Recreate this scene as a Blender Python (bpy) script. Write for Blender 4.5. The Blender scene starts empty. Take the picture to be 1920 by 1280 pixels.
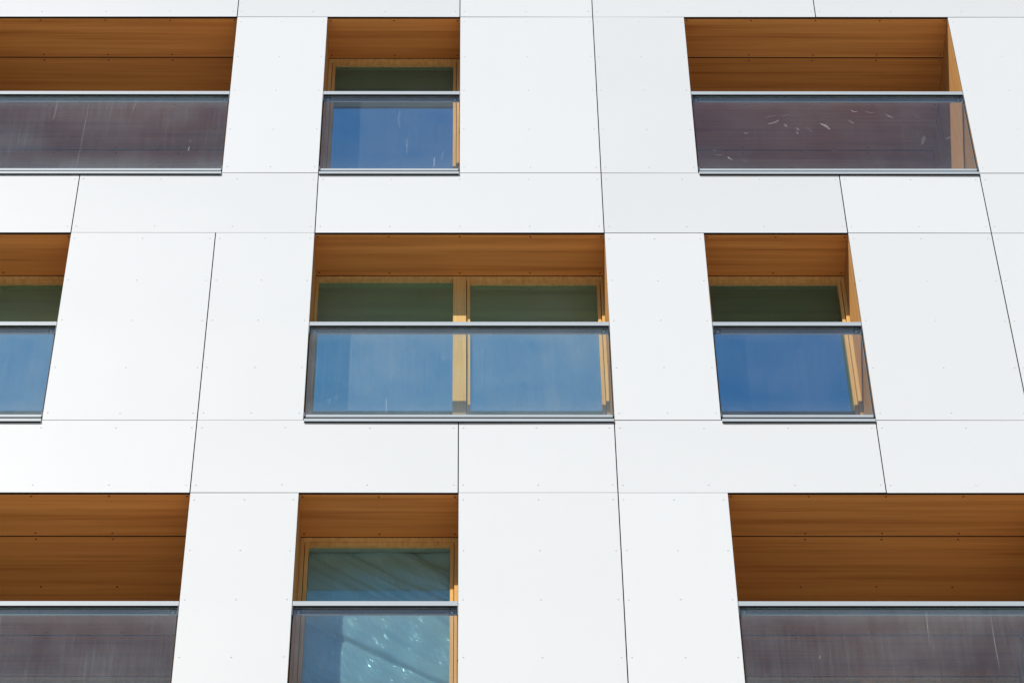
import bpy, bmesh, math, random
from mathutils import Matrix, Vector

# ------------------------------------------------------------------ camera, sky, sun, exposure
sc = bpy.context.scene
col = sc.collection
HEAD = 25.0                      # height of the upper row's opening heads above the ground
PITCH, YAW, ROLL = 0.8979602, 0.0029438, -0.0018819
fw = Vector((math.sin(YAW) * math.cos(PITCH), math.cos(YAW) * math.cos(PITCH), math.sin(PITCH)))
r0 = Vector((math.cos(YAW), -math.sin(YAW), 0))
u0 = r0.cross(fw)
rv = r0 * math.cos(ROLL) + u0 * math.sin(ROLL)
uv = u0 * math.cos(ROLL) - r0 * math.sin(ROLL)
cam = bpy.data.cameras.new('camera')
cam.sensor_width = 36.0
cam.lens = 6247.167 / 1920 * 36.0
cam.shift_x = 71.752 / 1920
cam.clip_start, cam.clip_end = 0.1, 2000
cam_o = bpy.data.objects.new('camera', cam)
cam_o.matrix_world = Matrix((
    (rv.x, uv.x, -fw.x, 0.0), (rv.y, uv.y, -fw.y, -15.1593),
    (rv.z, uv.z, -fw.z, HEAD - 23.3493), (0, 0, 0, 1)))
col.objects.link(cam_o)
sc.camera = cam_o

world = bpy.data.worlds.new('World')
sc.world = world
world.use_nodes = True
wn = world.node_tree
sky = wn.nodes.new('ShaderNodeTexSky')
sky.sky_type = 'NISHITA'
sky.sun_disc = False
sky.sun_elevation = math.radians(45.0)
sky.sun_rotation = math.radians(211.8)
sky.air_density, sky.dust_density, sky.ozone_density = 1.6, 0.0, 10.0
wn.links.new(sky.outputs[0], wn.nodes['Background'].inputs[0])
wn.nodes['Background'].inputs[1].default_value = 0.15

sun = bpy.data.lights.new('sun', 'SUN')
sun.energy = 4.9
sun.angle = math.radians(0.53)
sun.color = (1.0, 0.95, 0.86)
sun_o = bpy.data.objects.new('sun', sun)
sun_o.rotation_euler = Vector((0.62, 1.0, -1.177)).to_track_quat('-Z', 'Y').to_euler()
sun_o.location = (-20, -30, 60)
col.objects.link(sun_o)

sc.view_settings.view_transform = 'Standard'
sc.view_settings.look = 'None'
sc.view_settings.exposure = 0.0
sc.view_settings.gamma = 1.0
sc.cycles.transparent_max_bounces = 24
sc.cycles.max_bounces = 12
sc.cycles.caustics_reflective = False
sc.cycles.caustics_refractive = False
sc.cycles.diffuse_bounces = 5
sc.cycles.glossy_bounces = 5

# ------------------------------------------------------------------ materials
def new_mat(name):
    m = bpy.data.materials.new(name)
    m.use_nodes = True
    nt = m.node_tree
    for n in list(nt.nodes):
        nt.nodes.remove(n)
    out = nt.nodes.new('ShaderNodeOutputMaterial')
    return m, nt, out

class G:
    """tiny node helper"""
    def __init__(s, nt): s.nt = nt
    def n(s, t, **kw):
        nd = s.nt.nodes.new(t)
        for k, v in kw.items(): setattr(nd, k, v)
        return nd
    def l(s, a, b): s.nt.links.new(a, b)
    def val(s, sock, v):
        if hasattr(v, 'links') or hasattr(v, 'is_linked'): s.l(v, sock)
        else: sock.default_value = v
    def coords(s, scale=(1, 1, 1), rot=(0, 0, 0)):
        tc = s.n('ShaderNodeTexCoord'); mp = s.n('ShaderNodeMapping')
        mp.inputs['Scale'].default_value = scale; mp.inputs['Rotation'].default_value = rot
        s.l(tc.outputs['Object'], mp.inputs['Vector']); return mp.outputs['Vector']
    def noise(s, vec, scale, detail=4, rough=0.5, dist=0.0):
        t = s.n('ShaderNodeTexNoise'); s.l(vec, t.inputs['Vector'])
        t.inputs['Scale'].default_value = scale; t.inputs['Detail'].default_value = detail
        t.inputs['Roughness'].default_value = rough; t.inputs['Distortion'].default_value = dist
        return t.outputs['Fac']
    def ramp(s, fac, stops, interp='LINEAR'):
        r = s.n('ShaderNodeValToRGB'); r.color_ramp.interpolation = interp
        e = r.color_ramp.elements
        while len(e) > 1: e.remove(e[0])
        e[0].position = stops[0][0]; e[0].color = self_c(stops[0][1])
        for p, c in stops[1:]:
            k = e.new(p); k.color = self_c(c)
        s.l(fac, r.inputs['Fac']); return r.outputs['Color']
    def math(s, op, a, b=0.0, clamp=False):
        m = s.n('ShaderNodeMath', operation=op, use_clamp=clamp)
        s.val(m.inputs[0], a); s.val(m.inputs[1], b); return m.outputs[0]
    def mixc(s, fac, a, b, mode='MIX'):
        m = s.n('ShaderNodeMix', data_type='RGBA', blend_type=mode)
        s.val(m.inputs[0], fac)
        for sk, v in ((m.inputs[6], a), (m.inputs[7], b)):
            if isinstance(v, tuple): sk.default_value = self_c(v)
            else: s.l(v, sk)
        return m.outputs[2]

def self_c(c):
    if isinstance(c, (int, float)): return (c, c, c, 1)
    return tuple(c) + (1,) if len(c) == 3 else tuple(c)

def principled(name, color, rough=0.5, spec=0.5, metal=0.0, coat=0.0, build=None, bump=None):
    m, nt, out = new_mat(name)
    g = G(nt)
    b = g.n('ShaderNodeBsdfPrincipled')
    b.inputs['Base Color'].default_value = self_c(color)
    b.inputs['Roughness'].default_value = rough
    b.inputs['Specular IOR Level'].default_value = spec
    b.inputs['Metallic'].default_value = metal
    b.inputs['Coat Weight'].default_value = coat
    if build: build(g, b)
    g.l(b.outputs[0], out.inputs[0])
    return m

def build_panel(g, b):
    oi = g.n('ShaderNodeObjectInfo')
    v = g.coords((1, 1, 1))
    big = g.noise(v, 0.9, 3)
    sv = g.coords((9, 9, 0.6))
    streak = g.noise(sv, 1.0, 5, 0.6)
    fine = g.noise(v, 60, 3)
    base = g.mixc(oi.outputs['Random'], (0.655, 0.66, 0.64), (0.73, 0.735, 0.715))
    t = g.mixc(g.math('MULTIPLY', big, 0.55), base, (0.705, 0.705, 0.69))
    st = g.ramp(streak, [(0.5, 0.0), (0.85, 1.0)])
    t2 = g.mixc(g.math('MULTIPLY', st, 0.16), t, (0.67, 0.67, 0.65))
    t3 = g.mixc(g.math('MULTIPLY', fine, 0.03), t2, (0.5, 0.5, 0.5))
    g.l(t3, b.inputs['Base Color'])
    rr = g.math('MULTIPLY_ADD', big, 0.15); 
    rr.node.inputs[2].default_value = 0.30
    g.l(rr, b.inputs['Roughness'])
    bp = g.n('ShaderNodeBump'); bp.inputs['Strength'].default_value = 0.02; bp.inputs['Distance'].default_value = 0.02
    g.l(big, bp.inputs['Height']); g.l(bp.outputs[0], b.inputs['Normal'])

def build_wood(axis, tone=1.0, light=(0.71, 0.305, 0.078), dark=(0.44, 0.155, 0.032)):
    def f(g, b):
        if axis == 'x': s1, s2, s3 = (0.35, 17, 17), (0.9, 60, 60), (1.4, 190, 190)
        else: s1, s2, s3 = (17, 17, 0.35), (60, 60, 0.9), (190, 190, 1.4)
        oi = g.n('ShaderNodeObjectInfo')
        def cc(sv):
            v = g.coords(sv)
            ad = g.n('ShaderNodeVectorMath', operation='ADD')
            sc_ = g.n('ShaderNodeVectorMath', operation='SCALE'); sc_.inputs[0].default_value = (37, 53, 71)
            g.l(oi.outputs['Random'], sc_.inputs['Scale'])
            g.l(v, ad.inputs[0]); g.l(sc_.outputs[0], ad.inputs[1]); return ad.outputs[0]
        band = g.noise(cc(s1), 1.0, 3, 0.55, 0.4)
        mid = g.noise(cc(s2), 1.0, 4, 0.6, 0.3)
        fine = g.noise(cc(s3), 1.0, 3, 0.6)
        f1 = g.math('ADD', g.math('MULTIPLY', band, 0.55), g.math('MULTIPLY', mid, 0.33))
        f2 = g.math('ADD', f1, g.math('MULTIPLY', fine, 0.20))
        c = g.ramp(f2, [(0.39, dark), (0.53, tuple((a * 0.62 + d * 0.38) for a, d in zip(light, dark))), (0.67, light)])
        hv = g.n('ShaderNodeHueSaturation'); g.l(c, hv.inputs['Color'])
        vv = g.math('MULTIPLY_ADD', oi.outputs['Random'], 0.18); vv.node.inputs[2].default_value = 0.91
        g.l(vv, hv.inputs['Value']); c = hv.outputs[0]
        g.l(c, b.inputs['Base Color'])
        rg = g.math('MULTIPLY_ADD', mid, 0.2); rg.node.inputs[2].default_value = 0.38
        g.l(rg, b.inputs['Roughness'])
    return f

def build_pine(g, b):
    v = g.coords((40, 40, 1.2)); f = g.noise(v, 1.0, 4, 0.6, 0.3)
    v2 = g.coords((1.2, 40, 40)); f2 = g.noise(v2, 1.0, 4, 0.6, 0.3)
    c = g.ramp(g.math('ADD', g.math('MULTIPLY', f, 0.85), g.math('MULTIPLY', f2, 0.15)), [(0.35, (0.62, 0.365, 0.12)), (0.65, (0.79, 0.52, 0.205))])
    g.l(c, b.inputs['Base Color'])

def build_concrete(g, b):
    v = g.coords((1, 1, 1))
    n1 = g.noise(v, 0.15, 4); n2 = g.noise(v, 6, 6, 0.65)
    br = g.n('ShaderNodeTexBrick'); g.l(v, br.inputs['Vector'])
    br.inputs['Scale'].default_value = 1.0; br.inputs['Brick Width'].default_value = 0.6; br.inputs['Row Height'].default_value = 0.6
    br.offset = 0.0
    br.inputs['Mortar Size'].default_value = 0.006
    br.inputs['Color1'].default_value = (0.58, 0.53, 0.465, 1); br.inputs['Color2'].default_value = (0.54, 0.495, 0.435, 1)
    br.inputs['Mortar'].default_value = (0.25, 0.24, 0.22, 1)
    c = g.mixc(g.math('MULTIPLY', n1, 0.4), br.outputs['Color'], (0.45, 0.42, 0.37))
    c = g.mixc(g.math('MULTIPLY', n2, 0.2), c, (0.56, 0.52, 0.46))
    g.l(c, b.inputs['Base Color'])

def build_plaster(tone):
    def f(g, b):
        v = g.coords((1, 1, 1)); n = g.noise(v, 2.0, 5)
        c = g.mixc(g.math('MULTIPLY', n, 0.5), tone, tuple(t * 0.85 for t in tone))
        g.l(c, b.inputs['Base Color'])
    return f

def build_metal(tone):
    def f(g, b):
        v = g.coords((1.5, 30, 30)); n = g.noise(v, 1.0, 4)
        c = g.mixc(g.math('MULTIPLY', n, 0.35), tone, tuple(t * 0.82 for t in tone))
        g.l(c, b.inputs['Base Color'])
    return f

def glass_rail(name, dust, streak, tint=(0.90, 0.91, 0.91), seed=0.0):
    """clear laminated balustrade glass with dust, rain streaks and specks on its faces"""
    m, nt, out = new_mat(name); g = G(nt)
    tr = g.n('ShaderNodeBsdfTransparent'); tr.inputs[0].default_value = self_c(tint)
    gl = g.n('ShaderNodeBsdfGlossy'); gl.inputs['Roughness'].default_value = 0.004
    gl.inputs[0].default_value = (0.95, 0.98, 1.0, 1)
    fr = g.n('ShaderNodeFresnel'); fr.inputs[0].default_value = 1.52
    geo = g.n('ShaderNodeNewGeometry')
    fr_f = g.math('MULTIPLY', fr.outputs[0], g.math('SUBTRACT', 1.0, geo.outputs['Backfacing']))
    mx = g.n('ShaderNodeMixShader'); g.l(fr_f, mx.inputs[0]); g.l(tr.outputs[0], mx.inputs[1]); g.l(gl.outputs[0], mx.inputs[2])
    # dust mask
    oi = g.n('ShaderNodeObjectInfo')
    def cv(scale):
        v = g.coords(scale)
        ad = g.n('ShaderNodeVectorMath', operation='ADD'); s_ = g.n('ShaderNodeVectorMath', operation='SCALE')
        s_.inputs[0].default_value = (91, 17, 43); g.l(oi.outputs['Random'], s_.inputs['Scale'])
        g.l(v, ad.inputs[0]); g.l(s_.outputs[0], ad.inputs[1]); return ad.outputs[0]
    cloud = g.noise(cv((1.6, 1.6, 1.6)), 1.0, 4, 0.6)
    rain = g.noise(cv((55, 55, 1.3)), 1.0, 5, 0.65)
    grain = g.noise(cv((1, 1, 1)), 140, 3, 0.7)
    vor = g.n('ShaderNodeTexVoronoi'); vor.inputs['Scale'].default_value = 34; g.l(cv((1, 1, 1)), vor.inputs['Vector'])
    wn_ = g.noise(cv((1, 1, 1)), 9.0, 2)
    spot = g.ramp(vor.outputs['Distance'], [(0.05, 1.0), (0.11, 0.0)])
    spotm = g.math('MULTIPLY', spot, g.ramp(wn_, [(0.5, 0.0), (0.62, 1.0)]))
    cl = g.ramp(cloud, [(0.35, 0.35), (0.7, 1.0)])
    rn = g.ramp(rain, [(0.42, 0.0), (0.75, 1.0)])
    gr = g.ramp(grain, [(0.35, 0.55), (0.7, 1.3)])
    d0 = g.math('MULTIPLY', g.math('MULTIPLY', cl, gr), dust)
    d1 = g.math('ADD', d0, g.math('MULTIPLY', g.math('MULTIPLY', rn, cl), streak))
    tcg = g.n('ShaderNodeTexCoord'); sx = g.n('ShaderNodeSeparateXYZ'); g.l(tcg.outputs['Generated'], sx.inputs[0])
    eb = g.ramp(sx.outputs[2], [(0.0, 1.0), (0.09, 0.45), (0.2, 0.0), (0.82, 0.0), (0.93, 0.5), (1.0, 0.7)])
    d1 = g.math('ADD', d1, g.math('MULTIPLY', g.math('MULTIPLY', eb, gr), dust * 1.3))
    d2 = g.math('ADD', d1, g.math('MULTIPLY', spotm, 0.16), clamp=True)
    df = g.n('ShaderNodeBsdfDiffuse'); df.inputs[0].default_value = (0.58, 0.64, 0.66, 1)
    tl = g.n('ShaderNodeBsdfTranslucent'); tl.inputs[0].default_value = (0.55, 0.56, 0.55, 1)
    md = g.n('ShaderNodeMixShader'); md.inputs[0].default_value = 0.4
    g.l(df.outputs[0], md.inputs[1]); g.l(tl.outputs[0], md.inputs[2])
    fin = g.n('ShaderNodeMixShader'); g.l(d2, fin.inputs[0]); g.l(mx.outputs[0], fin.inputs[1]); g.l(md.outputs[0], fin.inputs[2])
    g.l(fin.outputs[0], out.inputs[0])
    return m

def window_pane(name, refl, rcol, tcol, dust=0.03):
    """coated multi-layer window glazing: blue sun-protection reflection, green-tinted transmission"""
    m, nt, out = new_mat(name); g = G(nt)
    tr = g.n('ShaderNodeBsdfTransparent'); tr.inputs[0].default_value = self_c(tcol)
    gl = g.n('ShaderNodeBsdfGlossy'); gl.inputs['Roughness'].default_value = 0.012
    gl.inputs[0].default_value = self_c(rcol)
    lw = g.n('ShaderNodeLayerWeight'); lw.inputs[0].default_value = 0.35
    f = g.math('ADD', g.math('MULTIPLY', lw.outputs['Fresnel'], 0.5), refl, clamp=True)
    mx = g.n('ShaderNodeMixShader'); g.l(f, mx.inputs[0]); g.l(tr.outputs[0], mx.inputs[1]); g.l(gl.outputs[0], mx.inputs[2])
    v = g.coords((1, 1, 1)); cl = g.noise(v, 2.2, 5, 0.6)
    rn = g.noise(g.coords((40, 40, 1.2)), 1.0, 5, 0.6)
    d = g.math('MULTIPLY', g.math('ADD', g.ramp(cl, [(0.3, 0.3), (0.75, 1.2)]), g.math('MULTIPLY', rn, 0.6)), dust, clamp=True)
    df = g.n('ShaderNodeBsdfDiffuse'); df.inputs[0].default_value = (0.62, 0.66, 0.66, 1)
    fin = g.n('ShaderNodeMixShader'); g.l(d, fin.inputs[0]); g.l(mx.outputs[0], fin.inputs[1]); g.l(df.outputs[0], fin.inputs[2])
    bp = g.n('ShaderNodeBump'); bp.inputs['Strength'].default_value = 0.03; bp.inputs['Distance'].default_value = 0.02
    g.l(g.noise(v, 0.8, 2), bp.inputs['Height']); g.l(bp.outputs[0], gl.inputs['Normal'])
    g.l(fin.outputs[0], out.inputs[0])
    return m

def smear_mat(name, alpha):
    m, nt, out = new_mat(name); g = G(nt)
    tr = g.n('ShaderNodeBsdfTransparent'); df = g.n('ShaderNodeBsdfDiffuse'); df.inputs[0].default_value = (0.85, 0.87, 0.88, 1)
    n = g.noise(g.coords((1, 1, 1)), 110, 5, 0.8)
    a = g.math('MULTIPLY', g.ramp(n, [(0.38, 0.0), (0.62, 1.0)]), alpha)
    mx = g.n('ShaderNodeMixShader'); g.l(a, mx.inputs[0]); g.l(tr.outputs[0], mx.inputs[1]); g.l(df.outputs[0], mx.inputs[2])
    g.l(mx.outputs[0], out.inputs[0]); return m

def film_mat():
    m, nt, out = new_mat('clear_film'); g = G(nt)
    tr = g.n('ShaderNodeBsdfTransparent'); tr.inputs[0].default_value = (0.95, 0.97, 0.97, 1)
    gl = g.n('ShaderNodeBsdfGlossy'); gl.inputs['Roughness'].default_value = 0.12
    df = g.n('ShaderNodeBsdfDiffuse'); df.inputs[0].default_value = (0.88, 0.95, 0.96, 1)
    tl = g.n('ShaderNodeBsdfTranslucent'); tl.inputs[0].default_value = (0.7, 0.72, 0.72, 1)
    a = g.n('ShaderNodeMixShader'); a.inputs[0].default_value = 0.2; g.l(df.outputs[0], a.inputs[1]); g.l(tl.outputs[0], a.inputs[2])
    b = g.n('ShaderNodeMixShader'); g.l(tr.outputs[0], b.inputs[1]); g.l(a.outputs[0], b.inputs[2])
    c = g.n('ShaderNodeMixShader'); c.inputs[0].default_value = 0.14; g.l(b.outputs[0], c.inputs[1]); g.l(gl.outputs[0], c.inputs[2])
    P = g.coords((1, 1, 1))
    def crease(along, across, fa, fc, det):
        da = g.n('ShaderNodeVectorMath', operation='DOT_PRODUCT'); da.inputs[1].default_value = along; g.l(P, da.inputs[0])
        dc = g.n('ShaderNodeVectorMath', operation='DOT_PRODUCT'); dc.inputs[1].default_value = across; g.l(P, dc.inputs[0])
        cb = g.n('ShaderNodeCombineXYZ')
        g.l(g.math('MULTIPLY', da.outputs['Value'], fa), cb.inputs[0]); g.l(g.math('MULTIPLY', dc.outputs['Value'], fc), cb.inputs[1])
        return g.noise(cb.outputs[0], 1.0, det, 0.62, 0.25)
    n1 = crease((.8, 0, -.6), (.6, 0, .8), 1.6, 15, 5)
    n2 = crease((.42, 0, -.91), (.91, 0, .42), 2.2, 30, 4)
    n = g.math('ADD', g.math('MULTIPLY', n1, 1.0), g.math('MULTIPLY', n2, 0.45))
    line = g.math('ABSOLUTE', g.math('SUBTRACT', n2, 0.5))
    white = g.ramp(line, [(0.0, 1.0), (0.018, 0.0)])
    patch = g.ramp(g.noise(P, 5.0, 2), [(0.45, 0.0), (0.6, 1.0)])
    g.l(g.math('ADD', g.math('MULTIPLY', n1, 0.35), g.math('ADD', g.math('MULTIPLY', g.math('MULTIPLY', white, patch), 0.25), 0.62), clamp=True), b.inputs[0])
    bp = g.n('ShaderNodeBump'); bp.inputs['Strength'].default_value = 0.6; bp.inputs['Distance'].default_value = 0.012
    g.l(n, bp.inputs['Height'])
    bp2 = g.n('ShaderNodeBump'); bp2.inputs['Strength'].default_value = 0.8; bp2.inputs['Distance'].default_value = 0.02
    g.l(n, bp2.inputs['Height'])
    g.l(bp.outputs[0], df.inputs['Normal']); g.l(bp2.outputs[0], gl.inputs['Normal'])
    g.l(c.outputs[0], out.inputs[0]); return m

M = {}
M['panel'] = principled('white_panel', (0.8, 0.81, 0.82), 0.38, 0.25, build=build_panel)
M['core'] = principled('dark_core', (0.07, 0.06, 0.058), 0.7)
M['gasket_and_shade'] = principled('black_gasket_and_shade', (0.008, 0.008, 0.01), 0.8)  # black for glass gaskets and for shade painted under rails and sill
M['screw'] = principled('white_screw', (0.66, 0.665, 0.66), 0.3, 0.6, build=build_metal((0.66, 0.665, 0.66)))
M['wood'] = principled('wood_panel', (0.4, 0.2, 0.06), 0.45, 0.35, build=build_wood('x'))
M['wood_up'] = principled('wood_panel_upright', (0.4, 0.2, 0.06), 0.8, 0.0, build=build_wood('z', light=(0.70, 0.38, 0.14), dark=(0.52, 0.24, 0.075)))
M['wood_screw'] = principled('brown_screw', (0.16, 0.05, 0.02), 0.4, build=build_metal((0.16, 0.05, 0.02)))
M['wood_core'] = principled('brown_core', (0.05, 0.02, 0.012), 0.6)
M['pine'] = principled('pine_frame', (0.6, 0.4, 0.17), 0.7, 0.0, build=build_pine)
M['alu'] = principled('grey_aluminium', (0.55, 0.58, 0.58), 0.4, 0.5, build=build_metal((0.43, 0.47, 0.485)))
M['dark_alu'] = principled('dark_aluminium', (0.06, 0.07, 0.08), 0.45, build=build_metal((0.06, 0.07, 0.08)))
M['under'] = principled('grey_flange', (0.22, 0.24, 0.25), 0.45, build=build_metal((0.22, 0.24, 0.25)))
M['spacer'] = principled('spacer_bar', (0.7, 0.74, 0.72), 0.4, 0.5, 0.2, build=build_metal((0.7, 0.74, 0.72)))
M['membrane'] = principled('dark_membrane', (0.012, 0.012, 0.014), 0.9, build=build_plaster((0.012, 0.012, 0.014)))
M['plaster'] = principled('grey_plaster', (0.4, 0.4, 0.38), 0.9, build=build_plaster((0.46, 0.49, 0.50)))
M['plaster_light'] = principled('white_plaster', (0.75, 0.77, 0.76), 0.9, build=build_plaster((0.84, 0.86, 0.88)))
M['floor'] = principled('screed', (0.35, 0.34, 0.32), 0.8, build=build_plaster((0.30, 0.29, 0.27)))
M['paving'] = principled('paving', (0.42, 0.4, 0.36), 0.8, 0.3, build=build_concrete)
def build_blocker(g, b):
    n = g.noise(g.coords((1, 1, 1)), 0.35, 6, 0.7)
    g.l(g.ramp(n, [(0.35, (0.025, 0.042, 0.014)), (0.65, (0.075, 0.10, 0.035))]), b.inputs['Base Color'])
M['blocker'] = principled('blocker_green', (0.05, 0.07, 0.025), 0.9, 0.2, build=build_blocker)  # dark green surface of the added hill ring
M['glass_clean'] = glass_rail('balustrade_glass_clear', 0.055, 0.04, (0.88, 0.905, 0.92))
M['glass_dusty'] = glass_rail('balustrade_glass_dusty', 0.11, 0.095, (0.87, 0.92, 0.92))
M['glass_edge'] = principled('glass_edge', (0.45, 0.55, 0.52), 0.2, 0.5, build=build_metal((0.45, 0.55, 0.52)))
M['pane'] = window_pane('window_glass', 0.40, (0.27, 0.86, 0.98), (0.76, 0.86, 0.98), 0.032)
M['pane_dusty'] = window_pane('window_glass_dusty', 0.54, (0.28, 0.95, 0.92), (0.92, 0.97, 1.0), 0.13)
M['pane_clear'] = window_pane('window_glass_clear', 0.06, (0.34, 0.95, 1.0), (0.76, 1.0, 1.0), 0.010)
M['pane_hazy'] = window_pane('window_glass_hazy', 0.40, (0.27, 0.86, 0.98), (0.78, 0.88, 0.98), 0.065)
M['smear_a'] = smear_mat('white_smear', 0.36)
M['smear_b'] = smear_mat('white_smear_medium', 0.24)
M['smear_c'] = smear_mat('white_smear_faint', 0.11)
M['film'] = film_mat()

# ------------------------------------------------------------------ mesh helpers
class MB:
    def __init__(s): s.v, s.f, s.m, s.mats = [], [], [], []
    def slot(s, key):
        if key not in s.mats: s.mats.append(key)
        return s.mats.index(key)
    def quad(s, pts, mat):
        b = len(s.v); s.v += [tuple(p) for p in pts]; s.f.append(tuple(range(b, b + len(pts)))); s.m.append(s.slot(mat))
    def box(s, x0, x1, y0, y1, z0, z1, mat, front=None, edge=None):
        """front: material of the -y face, edge: material of all other faces"""
        k = s.slot(edge or mat); kf = s.slot(front or mat)
        b = len(s.v)
        s.v += [(x0, y0, z0), (x1, y0, z0), (x1, y1, z0), (x0, y1, z0), (x0, y0, z1), (x1, y0, z1), (x1, y1, z1), (x0, y1, z1)]
        s.f += [(b, b + 1, b + 5, b + 4), (b + 1, b + 2, b + 6, b + 5), (b + 2, b + 3, b + 7, b + 6), (b + 3, b, b + 4, b + 7), (b, b + 3, b + 2, b + 1), (b + 4, b + 5, b + 6, b + 7)]
        s.m += [kf, k, k, k, k, k]
    def dome(s, c, axis, r, h, mat, n=8):
        """small screw head: c centre on the surface, axis outward normal"""
        k = s.slot(mat); ax = Vector(axis)
        t = Vector((1, 0, 0)) if abs(ax.x) < 0.9 else Vector((0, 1, 0))
        t = (t - ax * t.dot(ax)).normalized(); w = ax.cross(t); c = Vector(c)
        b = len(s.v)
        for rr, hh in ((1.0, 0.0), (0.95, 0.55), (0.6, 0.95)):
            for i in range(n):
                a = 2 * math.pi * i / n
                s.v.append(tuple(c + t * (r * rr * math.cos(a)) + w * (r * rr * math.sin(a)) + ax * (h * hh)))
        for q in range(2):
            for i in range(n):
                j = (i + 1) % n
                s.f.append((b + q * n + i, b + q * n + j, b + (q + 1) * n + j, b + (q + 1) * n + i)); s.m.append(k)
        s.f.append(tuple(b + 2 * n + i for i in range(n))); s.m.append(k)
    def prism(s, prof, x0, x1, mat):
        """profile of (y, z) points, counter-clockwise seen from +x, run along x"""
        k = s.slot(mat); n = len(prof); b = len(s.v)
        for x in (x0, x1): s.v += [(x, p[0], p[1]) for p in prof]
        for i in range(n):
            j = (i + 1) % n
            s.f.append((b + i, b + n + i, b + n + j, b + j)); s.m.append(k)
        s.f.append(tuple(b + i for i in range(n))); s.m.append(k)
        s.f.append(tuple(b + n + i for i in reversed(range(n)))); s.m.append(k)
    def ribbon(s, pts, w, y, mat, rnd):
        """a smear lying on a glass face: a strip of varying width through (x, z) points"""
        P = []
        for i in range(len(pts) - 1):
            for q in range(4):
                f = q / 4
                P.append((pts[i][0] * (1 - f) + pts[i + 1][0] * f, pts[i][1] * (1 - f) + pts[i + 1][1] * f))
        P.append(pts[-1]); n = len(P); L, R = [], []
        for i, p in enumerate(P):
            a = P[max(0, i - 1)]; c = P[min(n - 1, i + 1)]
            d = Vector((c[0] - a[0], c[1] - a[1])); d = d.normalized() if d.length > 0 else Vector((1, 0))
            e = (0.35 + 0.65 * math.sin(math.pi * (i + 0.5) / n)) * w * rnd.uniform(0.55, 1.1)
            L.append((p[0] - d.y * e, y, p[1] + d.x * e)); R.append((p[0] + d.y * e, y, p[1] - d.x * e))
        for i in range(n - 1): s.quad((L[i], R[i], R[i + 1], L[i + 1]), mat)
    def grid(s, xs, zs, y0, y1, mat, holes=()):
        """one connected slab on a grid of x and z lines, with the cells in holes left open"""
        k = s.slot(mat); nx, nz = len(xs), len(zs); b = len(s.v)
        for y in (y0, y1):
            for z in zs:
                for x in xs: s.v.append((x, y, z))
        I = lambda i, j, q: b + q * nx * nz + j * nx + i
        full = lambda i, j: 0 <= i < nx - 1 and 0 <= j < nz - 1 and (i, j) not in holes
        for i in range(nx - 1):
            for j in range(nz - 1):
                if not full(i, j): continue
                F = [(I(i, j, 0), I(i + 1, j, 0), I(i + 1, j + 1, 0), I(i, j + 1, 0)), (I(i, j, 1), I(i, j + 1, 1), I(i + 1, j + 1, 1), I(i + 1, j, 1))]
                if not full(i - 1, j): F.append((I(i, j, 0), I(i, j + 1, 0), I(i, j + 1, 1), I(i, j, 1)))
                if not full(i + 1, j): F.append((I(i + 1, j, 0), I(i + 1, j, 1), I(i + 1, j + 1, 1), I(i + 1, j + 1, 0)))
                if not full(i, j - 1): F.append((I(i, j, 0), I(i, j, 1), I(i + 1, j, 1), I(i + 1, j, 0)))
                if not full(i, j + 1): F.append((I(i, j + 1, 0), I(i + 1, j + 1, 0), I(i + 1, j + 1, 1), I(i, j + 1, 1)))
                s.f += F; s.m += [k] * len(F)
    def build(s, name, parent=None, smooth=False, weld=False):
        me = bpy.data.meshes.new(name); me.from_pydata(s.v, [], s.f)
        for k in s.mats: me.materials.append(M[k])
        me.polygons.foreach_set('material_index', s.m)
        if smooth: me.polygons.foreach_set('use_smooth', [True] * len(s.f))
        if weld:
            bm = bmesh.new(); bm.from_mesh(me); bmesh.ops.remove_doubles(bm, verts=bm.verts, dist=0.0004); bm.to_mesh(me); bm.free()
        me.update()
        o = bpy.data.objects.new(name, me); col.objects.link(o); o.parent = parent
        return o

def empty(name, parent=None):
    o = bpy.data.objects.new(name, None); col.objects.link(o); o.parent = parent
    o.empty_display_size = 0.3
    return o

# ------------------------------------------------------------------ the ground
gm = MB(); gm.quad([(-400, -400, 0), (400, -400, 0), (400, 400, 0), (-400, 400, 0)], 'paving')
ground = gm.build('ground'); ground['kind'] = 'structure'

# unseen wooded hill ring, added to block low sky light from the recesses
hm = MB(); NS = 96
def blocker_h(t): return 72 + 9 * math.sin(2.3 * t + .4) + 5 * math.sin(5.1 * t + 1.7) + 2.5 * math.sin(13 * t)
for i in range(NS):
    ring = []
    for q in (i, i + 1):
        t = math.radians(-205 + 230 * q / NS); c_, s_ = math.cos(t), math.sin(t)
        hh = blocker_h(t)
        ring.append([(r_ * c_, r_ * s_, z_) for r_, z_ in ((85, -0.3), (105, hh * .45), (128, hh * .85), (155, hh), (200, hh * 1.02), (260, -0.3))])
    for j in range(5): hm.quad((ring[0][j], ring[1][j], ring[1][j + 1], ring[0][j + 1]), 'blocker')
sky_blocker = hm.build('sky_blocker', smooth=True, weld=True); sky_blocker['kind'] = 'structure'

# ------------------------------------------------------------------ the building
X = dict(W=-5.970, X=-4.868, Y=-4.114, Z=-3.020, A=-1.918, B=-1.163, C=-0.065, D=1.0395, E=1.800, F=2.894, G=3.988, H=4.743, I=5.840)
FH, OP = 3.0, 2.22               # storey height, height of an opening
bld = empty('apartment_building')
bld['label'] = 'white panelled apartment building with wood lined window recesses and glass balustrades'
bld['category'] = 'apartment building'
GAP, HG = 0.0038, 0.0023
rnd = random.Random(7)

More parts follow.
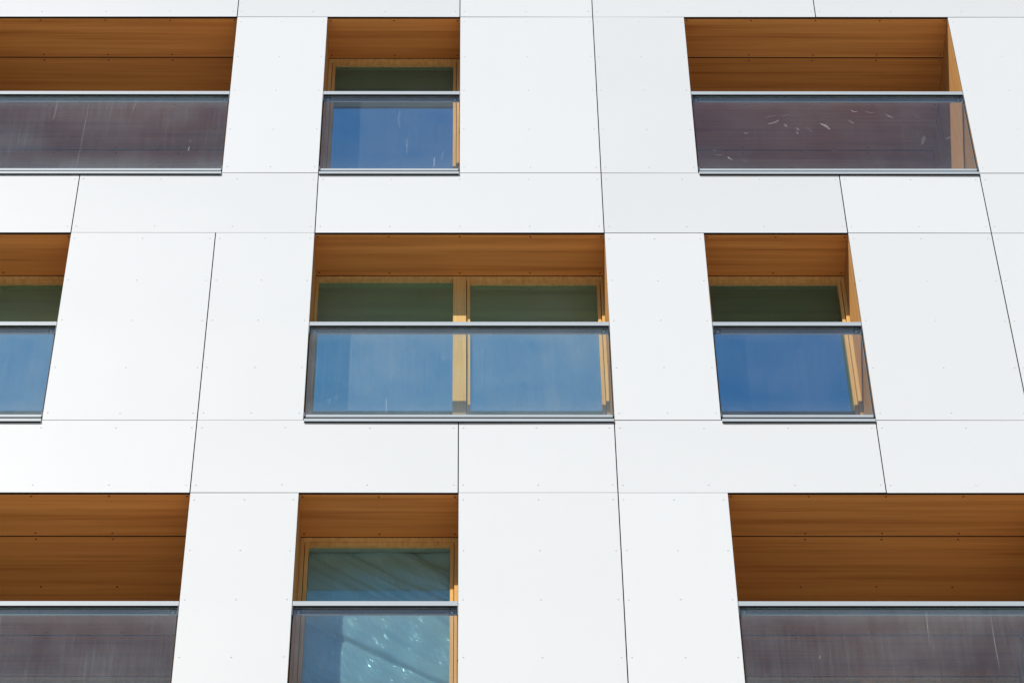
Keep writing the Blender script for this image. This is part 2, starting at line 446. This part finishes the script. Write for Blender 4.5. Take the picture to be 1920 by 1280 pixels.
def cladding(x0, x1, z0, z1, tall=False):
    m = MB(); a, b, c, d = x0 + GAP, x1 - GAP, z0 + HG, z1 - HG
    m.box(a, b, 0.0, 0.008, c, d, 'panel', front='panel', edge='core')
    w = b - a; n = max(2, round(w / 0.56))
    xs = [a + 0.032 + (w - 0.064) * i / n for i in range(n + 1)]
    zs = [z1 - q for q in (0.072, 0.592, 1.077, 1.626, 2.14)] if tall else [z1 - 0.083, z0 + 0.083]
    for sx in xs:
        for sz in zs:
            m.dome((sx + rnd.uniform(-.003, .003), 0.0, sz + rnd.uniform(-.003, .003)), (0, -1, 0), 0.0062, 0.0028, 'screw')
    o = m.build('cladding_panel', bld)
    # no two panels hang perfectly in plane
    ctr = Vector(((x0 + x1) / 2, 0, (z0 + z1) / 2))
    rot = Matrix.Rotation(math.radians(rnd.uniform(-.10, .10)), 4, 'X') @ Matrix.Rotation(math.radians(rnd.uniform(-.10, .10)), 4, 'Z')
    o.data.transform(Matrix.Translation(-ctr)); o.data.transform(rot)
    o.location = ctr
    return o

SMEARS = {
'L1': [([(-3.038,-1.212),(-3.044,-1.526),(-3.057,-2.023),(-3.068,-2.138)],0.0067,0.25),([(-2.663,-1.181),(-2.672,-1.287),(-2.684,-1.407)],0.0063,0.3),([(-3.289,-1.182),(-3.303,-1.474)],0.0126,0.12),([(-2.193,-1.754),(-2.195,-1.783)],0.0042,0.5),([(-2.195,-1.842),(-2.2,-1.9)],0.0067,0.9)],
'W1': [([(-0.481,-1.738),(-0.478,-1.927)],0.0034,0.8),([(-0.261,-1.992),(-0.265,-2.121)],0.0067,0.95),([(-0.542,-1.36),(-0.553,-1.472),(-0.542,-1.583)],0.0092,0.25),([(-0.205,-2.021),(-0.193,-1.912)],0.0105,0.25)],
'R1': [([(2.38,-1.439),(2.429,-1.417),(2.463,-1.409)],0.005,0.5),([(2.501,-1.417),(2.593,-1.387)],0.0042,0.45),([(2.391,-1.529),(2.443,-1.506),(2.48,-1.476)],0.0126,0.35),([(2.523,-1.528),(2.537,-1.565)],0.0126,0.4),([(2.612,-1.58),(2.631,-1.61)],0.0092,0.7),([(2.612,-1.632),(2.618,-1.669)],0.0084,0.35),([(2.697,-1.573),(2.734,-1.639)],0.0063,0.3),([(2.808,-1.521),(2.848,-1.55),(2.877,-1.602)],0.0134,0.65),([(3.033,-1.476),(3.075,-1.52)],0.0067,0.45),([(3.067,-1.326),(3.086,-1.356),(3.12,-1.356)],0.0059,0.6),([(3.181,-1.341),(3.213,-1.371),(3.252,-1.364)],0.0055,0.4),([(3.335,-1.386),(3.37,-1.423),(3.398,-1.438)],0.0067,0.45),([(3.565,-1.386),(3.605,-1.453)],0.005,0.3),([(3.588,-1.814),(3.604,-1.741),(3.622,-1.69)],0.0168,0.2),([(2.192,-1.654),(2.226,-1.654)],0.0059,0.7),([(2.041,-1.976),(2.056,-1.997),(2.076,-2.019)],0.0084,0.85),([(1.929,-1.889),(1.962,-1.896)],0.005,0.5),([(1.942,-1.954),(2.005,-1.954)],0.0046,0.35),([(2.159,-2.026),(2.188,-2.04)],0.0042,0.5),([(2.869,-1.895),(2.904,-1.888)],0.0042,0.5),([(3.782,-1.741),(3.829,-1.697)],0.0101,0.25)],
'D2': [([(-1.009,-1.989),(-0.987,-1.965),(-0.989,-2.013)],0.0105,0.3),([(-0.581,-1.953),(-0.581,-2.049),(-0.578,-2.132)],0.0038,0.6),([(-0.942,-1.929),(-0.941,-1.977)],0.0038,0.4),([(0.102,-1.303),(0.109,-1.613),(0.104,-1.808)],0.0038,0.3),([(-0.181,-1.478),(-0.173,-1.502)],0.0063,0.4)],
'S2': [([(1.864,-2.071),(1.968,-2.086),(1.962,-2.124),(1.861,-2.119),(1.864,-2.071)],0.0021,0.35),([(2.149,-1.246),(2.16,-1.258)],0.0042,0.6)],
'R3': [([(3.044,-1.155),(3.039,-1.299),(3.03,-1.501)],0.0038,0.35),([(3.47,-1.149),(3.464,-1.4),(3.463,-1.577),(3.465,-1.701)],0.0038,0.4),([(3.266,-1.165),(3.261,-1.273)],0.0034,0.3),([(2.851,-1.697),(2.872,-1.692)],0.005,0.5),([(2.293,-1.627),(2.31,-1.592)],0.0042,0.4)],
'L3': [([(-3.092,-1.198),(-3.087,-1.301)],0.0063,0.3),([(-2.422,-1.255),(-2.414,-1.275)],0.0063,0.3)],
}

def balustrade(x0, x1, zh, key, dusty):
    """handrail, glass, clamp rail and brackets filling an opening from x0 to x1 whose head is at zh"""
    root = empty('balustrade', bld)
    a, b = x0 - GAP + 0.003, x1 + GAP - 0.003
    h = MB()
    h.prism([(0.0, zh - 1.137), (0.018, zh - 1.137), (0.018, zh - 1.125), (0.040, zh - 1.125), (0.040, zh - 1.188), (0.044, zh - 1.188),
             (0.044, zh - 1.137), (0.071, zh - 1.137), (0.071, zh - 1.094), (0.069, zh - 1.092), (0.002, zh - 1.092), (0.0, zh - 1.094)], a + 0.001, b - 0.001, 'alu')
    # the inner flange of the handrail is darker
    h.build('handrail', root)
    f = MB(); f.box(a + 0.006, b - 0.006, 0.0375, 0.0395, zh - 1.1885, zh - 1.128, 'under'); f.build('clamp_strip', root)
    for e0, e1 in ((a + .001, a + .006), (b - .006, b - .001)):
        c = MB(); c.box(e0, e1, 0.020, 0.034, zh - 2.13, zh - 1.2255, 'gasket_and_shade'); c.build('gasket_and_shade', root)
    gl = MB(); g0, g1 = a + 0.009, b - 0.009
    gl.box(g0, g1, 0.018, 0.0355, zh - 2.160, zh - 1.126, 'glass_dusty' if dusty else 'glass_clean')
    ks = gl.slot('glass_edge')
    for i in (1, 3): gl.m[i] = ks          # cut edges of the glass
    rr = random.Random(int(abs(x0) * 100))
    for pts, w, al in SMEARS.get(key, []):
        gl.ribbon([(p[0], zh + p[1]) for p in pts], w, 0.0174, 'smear_a' if al > 0.55 else ('smear_b' if al > 0.33 else 'smear_c'), rr)
    gl.build('glass_panel', root)
    c = MB()
    c.prism([(0.012, zh - 2.171), (0.060, zh - 2.171), (0.060, zh - 2.135), (0.040, zh - 2.135), (0.040, zh - 2.155), (0.0150, zh - 2.155), (0.0150, zh - 2.145), (0.012, zh - 2.145)], a + 0.003, b - 0.010, 'alu')
    c.build('bottom_rail', root)
    c = MB(); c.box(a + .004, b - .011, 0.0135, 0.058, zh - 2.211, zh - 2.1715, 'gasket_and_shade'); c.build('gasket_and_shade', root)  # gasket strip that also blackens the shaded underside of the bottom rail
    c = MB(); c.box(a + .003, b - .003, 0.0008, 0.0172, zh - 1.1395, zh - 1.1372, 'gasket_and_shade'); c.build('gasket_and_shade', root)  # black strip painting the shade under the handrail
    c = MB(); c.box(a + .006, b - .005, -0.0136, -0.0005, zh - 2.2520, zh - 2.2483, 'gasket_and_shade'); c.build('gasket_and_shade', root)  # black strip standing in for shade below the sill lip
    for e, sg in ((a, 1), (b, -1)):
        k = MB(); k.box(min(e + sg * .0005, e + sg * .0055), max(e + sg * .0005, e + sg * .0055), 0.002, 0.070, zh - 1.225, zh - 1.1375, 'dark_alu'); k.build('end_plate', root)
        k = MB(); s0, s1 = sorted((e + sg * 0.0185, e + sg * 0.062))
        k.box(s0, s1, 0.0358, 0.0372, zh - 1.190, zh - 1.130, 'dark_alu')
        k.dome((e + sg * 0.040, 0.0358, zh - 1.165), (0, -1, 0), 0.009, 0.0015, 'spacer'); k.build('bracket', root)
        k = MB(); s0, s1 = sorted((e + sg * .0005, e + sg * .0085))
        k.box(s0, s1, 0.002, 0.060, zh - 2.175, zh - 2.130, 'dark_alu'); k.build('foot_plate', root)
    s = MB()
    s.prism([(-0.014, zh - 2.2480), (-0.003, zh - 2.2480), (-0.003, zh - 2.2205), (0.36, zh - 2.2155), (0.36, zh - 2.2125), (-0.012, zh - 2.2175), (-0.014, zh - 2.2195)], a + 0.004, b - 0.003, 'alu')
    s.build('sill', root)

def screws_soffit(m, xs, ys, z):
    for x in xs:
        for y in ys: m.dome((x, y, z), (0, 0, -1), 0.0075, 0.003, 'wood_screw')

def window(x0, x1, zh, yf, double=False, room=True, pane='pane'):
    """timber window whose frame front stands at depth yf"""
    root = empty('window', bld)
    a, b = x0 - 0.001, x1 + 0.001; zb = zh - 2.195
    fw_ = 0.022 if double else 0.027
    fr = MB(); zz = [zb, zb + .05, zh - .025, zh]
    if double:
        mid = -0.061 if x0 < 0 else (a + b) / 2
        fr.grid([a, a + fw_, mid - .05, mid + .05, b - fw_, b], zz, yf, yf + .085, 'pine', {(1, 1), (3, 1)})
        lights = [(a + fw_, mid - .05, False), (mid + .05, b - fw_, True)]
    else:
        fr.grid([a, a + fw_, b - fw_, b], zz, yf, yf + .085, 'pine', {(1, 1)})
        lights = [(a + fw_, b - fw_, True)]
    fr.build('frame', root)
    for (l0, l1, opening) in lights:
        lb, lt = zb + .05, zh - .025
        yg = yf + .046
        if opening:
            s = MB(); l0 += .005; l1 -= .005; lb += .006; lt -= .005
            ys, sw = yf + .018, .025
            s.grid([l0, l0 + sw, l1 - sw, l1], [lb, lb + .035, lt - .027, lt], ys, ys + .067, 'pine', {(1, 1)})
            s.build('sash', root)
            l0 += sw; l1 -= sw; lt -= .027; lb += .035
        p = MB(); p.quad([(l0, yg, lb), (l1, yg, lb), (l1, yg, lt), (l0, yg, lt)], pane); p.build('pane', root)
        for ya, yb in ((yg + .004, yg + .013), (yg + .022, yg + .031)):
            sp = MB(); sp.box(l0 + .002, l1 - .002, ya, yb, lt - .007, lt - .0005, 'spacer')
            sp.build('spacer', root)
    if room:
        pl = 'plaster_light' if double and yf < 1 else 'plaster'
        r = MB(); y0, y1 = yf + .12, yf + 4.6; c0, c1 = x0 - .25, x1 + .25; ct, fl = zh + .22, zb - .02
        r.quad([(c0, y1, fl), (c1, y1, fl), (c1, y1, ct), (c0, y1, ct)], pl)
        r.quad([(c0, y0, fl), (c0, y1, fl), (c0, y1, ct), (c0, y0, ct)], pl)
        r.quad([(c1, y0, fl), (c1, y1, fl), (c1, y1, ct), (c1, y0, ct)], pl)
        r.quad([(c0, y0, ct), (c1, y0, ct), (c1, y1, ct), (c0, y1, ct)], pl)
        r.quad([(c0, y0, fl), (c1, y0, fl), (c1, y1, fl), (c0, y1, fl)], 'floor')
        r.build('interior_wall', root, weld=True)

def recess(x0, x1, zh):
    """wood lining of a window recess"""
    root = empty('window_recess', bld)
    a, b = x0 - GAP + .002, x1 + GAP - .002; yb = 0.4115
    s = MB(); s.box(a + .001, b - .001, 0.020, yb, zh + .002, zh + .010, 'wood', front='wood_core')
    n = max(2, round((x1 - x0) / .537))
    xs = [x0 + .022 + (x1 - x0 - .044) * i / n for i in range(n + 1)]
    screws_soffit(s, xs, (0.040, 0.384), zh + .002)
    s.build('soffit_board', root)
    for q0, q1, sg in ((a - .007, a, 1), (b, b + .007, -1)):
        r = MB(); r.box(q0, q1, 0.0085, yb, zh - OP, zh + .001, 'wood_up', front='core')
        for z in (0.07, 0.59, 1.08, 1.62, 2.14):
            for y in (0.036, 0.384): r.dome((q1 if sg > 0 else q0, y, zh - z), (sg, 0, 0), 0.0065, 0.003, 'wood_screw')
        r.build('reveal_board', root)

def loggia(x0, x1, zh):
    root = empty('loggia', bld)
    a, b = x0 - GAP + .002, x1 + GAP - .002
    n = max(2, round((x1 - x0) / .537))
    xs = [x0 + .022 + (x1 - x0 - .044) * i / n for i in range(n + 1)]
    for y0, y1, ys in ((0.020, 0.4005, (0.036, 0.376)), (0.4105, 1.351, (0.433, 0.885, 1.327)), (1.360, 1.762, (1.383, 1.73))):
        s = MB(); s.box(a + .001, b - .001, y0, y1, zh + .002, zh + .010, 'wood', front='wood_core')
        s.f[0], s.m[0] = s.f[0], s.slot('wood_core'); s.m[2] = s.slot('wood_core')
        screws_soffit(s, xs, ys, zh + .002); s.build('soffit_board', root)
    for q0, q1, sg in ((a - .007, a, 1), (b, b + .007, -1)):
        for y0, y1, ys in ((0.0085, 0.900, (0.036, 0.46, 0.87)), (0.906, 1.762, (0.94, 1.34, 1.73))):
            r = MB(); r.box(q0, q1, y0, y1, zh - OP, zh + .001, 'wood_up', front='core')
            for z in (0.07, 0.59, 1.08, 1.62, 2.14):
                for y in ys: r.dome((q1 if sg > 0 else q0, y, zh - z), (sg, 0, 0), 0.0065, 0.003, 'wood_screw')
            r.build('reveal_board', root)
    f = MB(); f.box(a - .007, b + .007, 0.362, 1.80, zh - OP - .03, zh - OP + .012, 'floor'); f.build('floor_slab', root)
    # cavity above the boards
    for bx in ((a - .007, b + .007, 0.44, 1.80, zh + .03, zh + .05), (a, b, 0.39, 0.42, zh + .0105, zh + .0125), (a, b, 1.34, 1.37, zh + .0105, zh + .0125), (a - .05, a - .012, 0.44, 1.80, zh - OP, zh + .03), (b + .012, b + .05, 0.44, 1.80, zh - OP, zh + .03)):
        c = MB(); c.box(*bx, 'membrane'); c.build('backing', root)

def wall_strips(openings, zh):
    """dark membrane wall behind the panels of one storey, leaving its openings free"""
    m = MB(); xs = [X['W']]; holes = set()
    for x0, x1 in openings:
        holes.add((len(xs), 1)); xs += [x0 - .004, x1 + .004]
    xs.append(X['I'])
    # from the head of the openings of the storey below up to the band above this storey's openings
    m.grid(xs, [zh - FH + .013, zh - OP - .01, zh + .012], 0.045, 0.43, 'membrane', holes)
    return m.build('wall', bld)

def xx(s): return X[s[0]], X[s[1]]
ROWS = [
 # head offset, openings (columns, kind, smear key, dusty), tall panels, panels of the band below
 (0.0, [('YA', 'loggia', 'L1', True), ('BC', 'single', 'W1', False), ('EG', 'loggia', 'R1', False)],
  ['WX', 'XY', 'AB', 'CD', 'DE', 'GH', 'HI'], ['WX', 'XZ', 'ZB', 'BD', 'DF', 'FG', 'GI']),
 (-3.0, [('YZ', 'single', 'Z2', True), ('BD', 'double', 'D2', True), ('EF', 'single', 'S2', False)],
  ['WX', 'XY', 'ZA', 'AB', 'DE', 'FG', 'GH', 'HI'], ['WY', 'YA', 'AC', 'CD', 'DF', 'FH', 'HI']),
 (-6.0, [('YA', 'loggia', 'L3', True), ('BC', 'single', 'W3', False), ('EG', 'loggia', 'R3', True)],
  ['WX', 'XY', 'AB', 'CD', 'DE', 'GH', 'HI'], ['WX', 'XZ', 'ZB', 'BD', 'DF', 'FG', 'GI']),
]
for z, ops, tall, band in ROWS:
    zh = HEAD + z
    wall_strips([xx(o[0]) for o in ops], zh)
    for p in tall: cladding(*xx(p), zh - OP, zh, True)
    for p in band: cladding(*xx(p), zh - FH, zh - OP)
    for cols, kind, key, dusty in ops:
        x0, x1 = xx(cols)
        balustrade(x0, x1, zh, key, dusty)
        if kind == 'loggia':
            loggia(x0, x1, zh); window(x0, x1, zh, 1.768, True)
        else:
            recess(x0, x1, zh); window(x0, x1, zh, 0.417, kind == 'double', pane={'D2': 'pane_dusty', 'Z2': 'pane_dusty', 'W3': 'pane_clear', 'W1': 'pane_hazy'}.get(key, 'pane'))
for p in ('WY', 'YA', 'AC', 'CD', 'DF', 'FH', 'HI'):
    cladding(*xx(p), HEAD, HEAD + FH - OP)
m = MB(); m.box(X['W'], X['I'], 0.045, 0.43, HEAD + .013, HEAD + FH - OP, 'membrane'); m.build('wall', bld)

# storeys above and below the three rows, side walls, back and roof: plain white cladding
lo = HEAD - 9.0; hi = HEAD + .78
w = MB()
w.box(X['W'], X['I'], 0.0, 0.43, 0.0, lo - .01, 'panel')
w.build('wall', bld)
w = MB(); w.box(X['W'], X['I'], 0.0, 0.43, hi + .006, hi + 3.4, 'panel'); w.build('wall', bld)
for x0, x1 in ((X['W'] - .25, X['W'] - .006), (X['I'] + .006, X['I'] + .25)):
    w = MB(); w.box(x0, x1, 0.0, 9.0, 0.0, hi + 3.4, 'panel'); w.build('side_wall', bld)
w = MB(); w.box(X['W'], X['I'], 8.75, 9.0, 0.0, hi + 3.4, 'panel'); w.build('back_wall', bld)
w = MB(); w.box(X['W'], X['I'], 0.44, 8.74, hi + 3.0, hi + 3.25, 'plaster'); w.build('roof', bld)

# ------------------------------------------------------------------ crumpled sheet inside the lower middle window
def plastic_sheet(x0, x1, z0, z1, y):
    nx, nz = 90, 150; v, f = [], []
    rr = random.Random(3)
    folds = [(rr.uniform(x0 - 2.2, x1), rr.uniform(.004, .013), rr.uniform(.9, 1.6), rr.uniform(.02, .07)) for _ in range(26)]
    for j in range(nz + 1):
        for i in range(nx + 1):
            x = x0 + (x1 - x0) * i / nx; z = z1 + (z0 - z1) * j / nz; d = 0.0
            t = z1 - z
            for fx, amp, sl, wd in folds:
                q = (x - (fx + t * sl)) / wd
                d += amp * math.exp(-q * q)
            d += .004 * math.sin(31 * x + 11 * z) * math.sin(17 * z + 5 * x)
            v.append((x, y + d, z))
    for j in range(nz):
        for i in range(nx):
            a = j * (nx + 1) + i; f.append((a, a + 1, a + nx + 2, a + nx + 1))
    me = bpy.data.meshes.new('plastic_sheet'); me.from_pydata(v, [], f); me.materials.append(M['film'])
    me.polygons.foreach_set('use_smooth', [True] * len(f)); me.update()
    o = bpy.data.objects.new('plastic_sheet', me); col.objects.link(o)
    o['label'] = 'creased clear plastic sheet hanging behind the glass of the narrow window in the bottom row'
    o['category'] = 'plastic sheet'
plastic_sheet(X['B'] + .05, X['C'] - .05, HEAD - 6 - 2.1, HEAD - 6 + .10, .506)
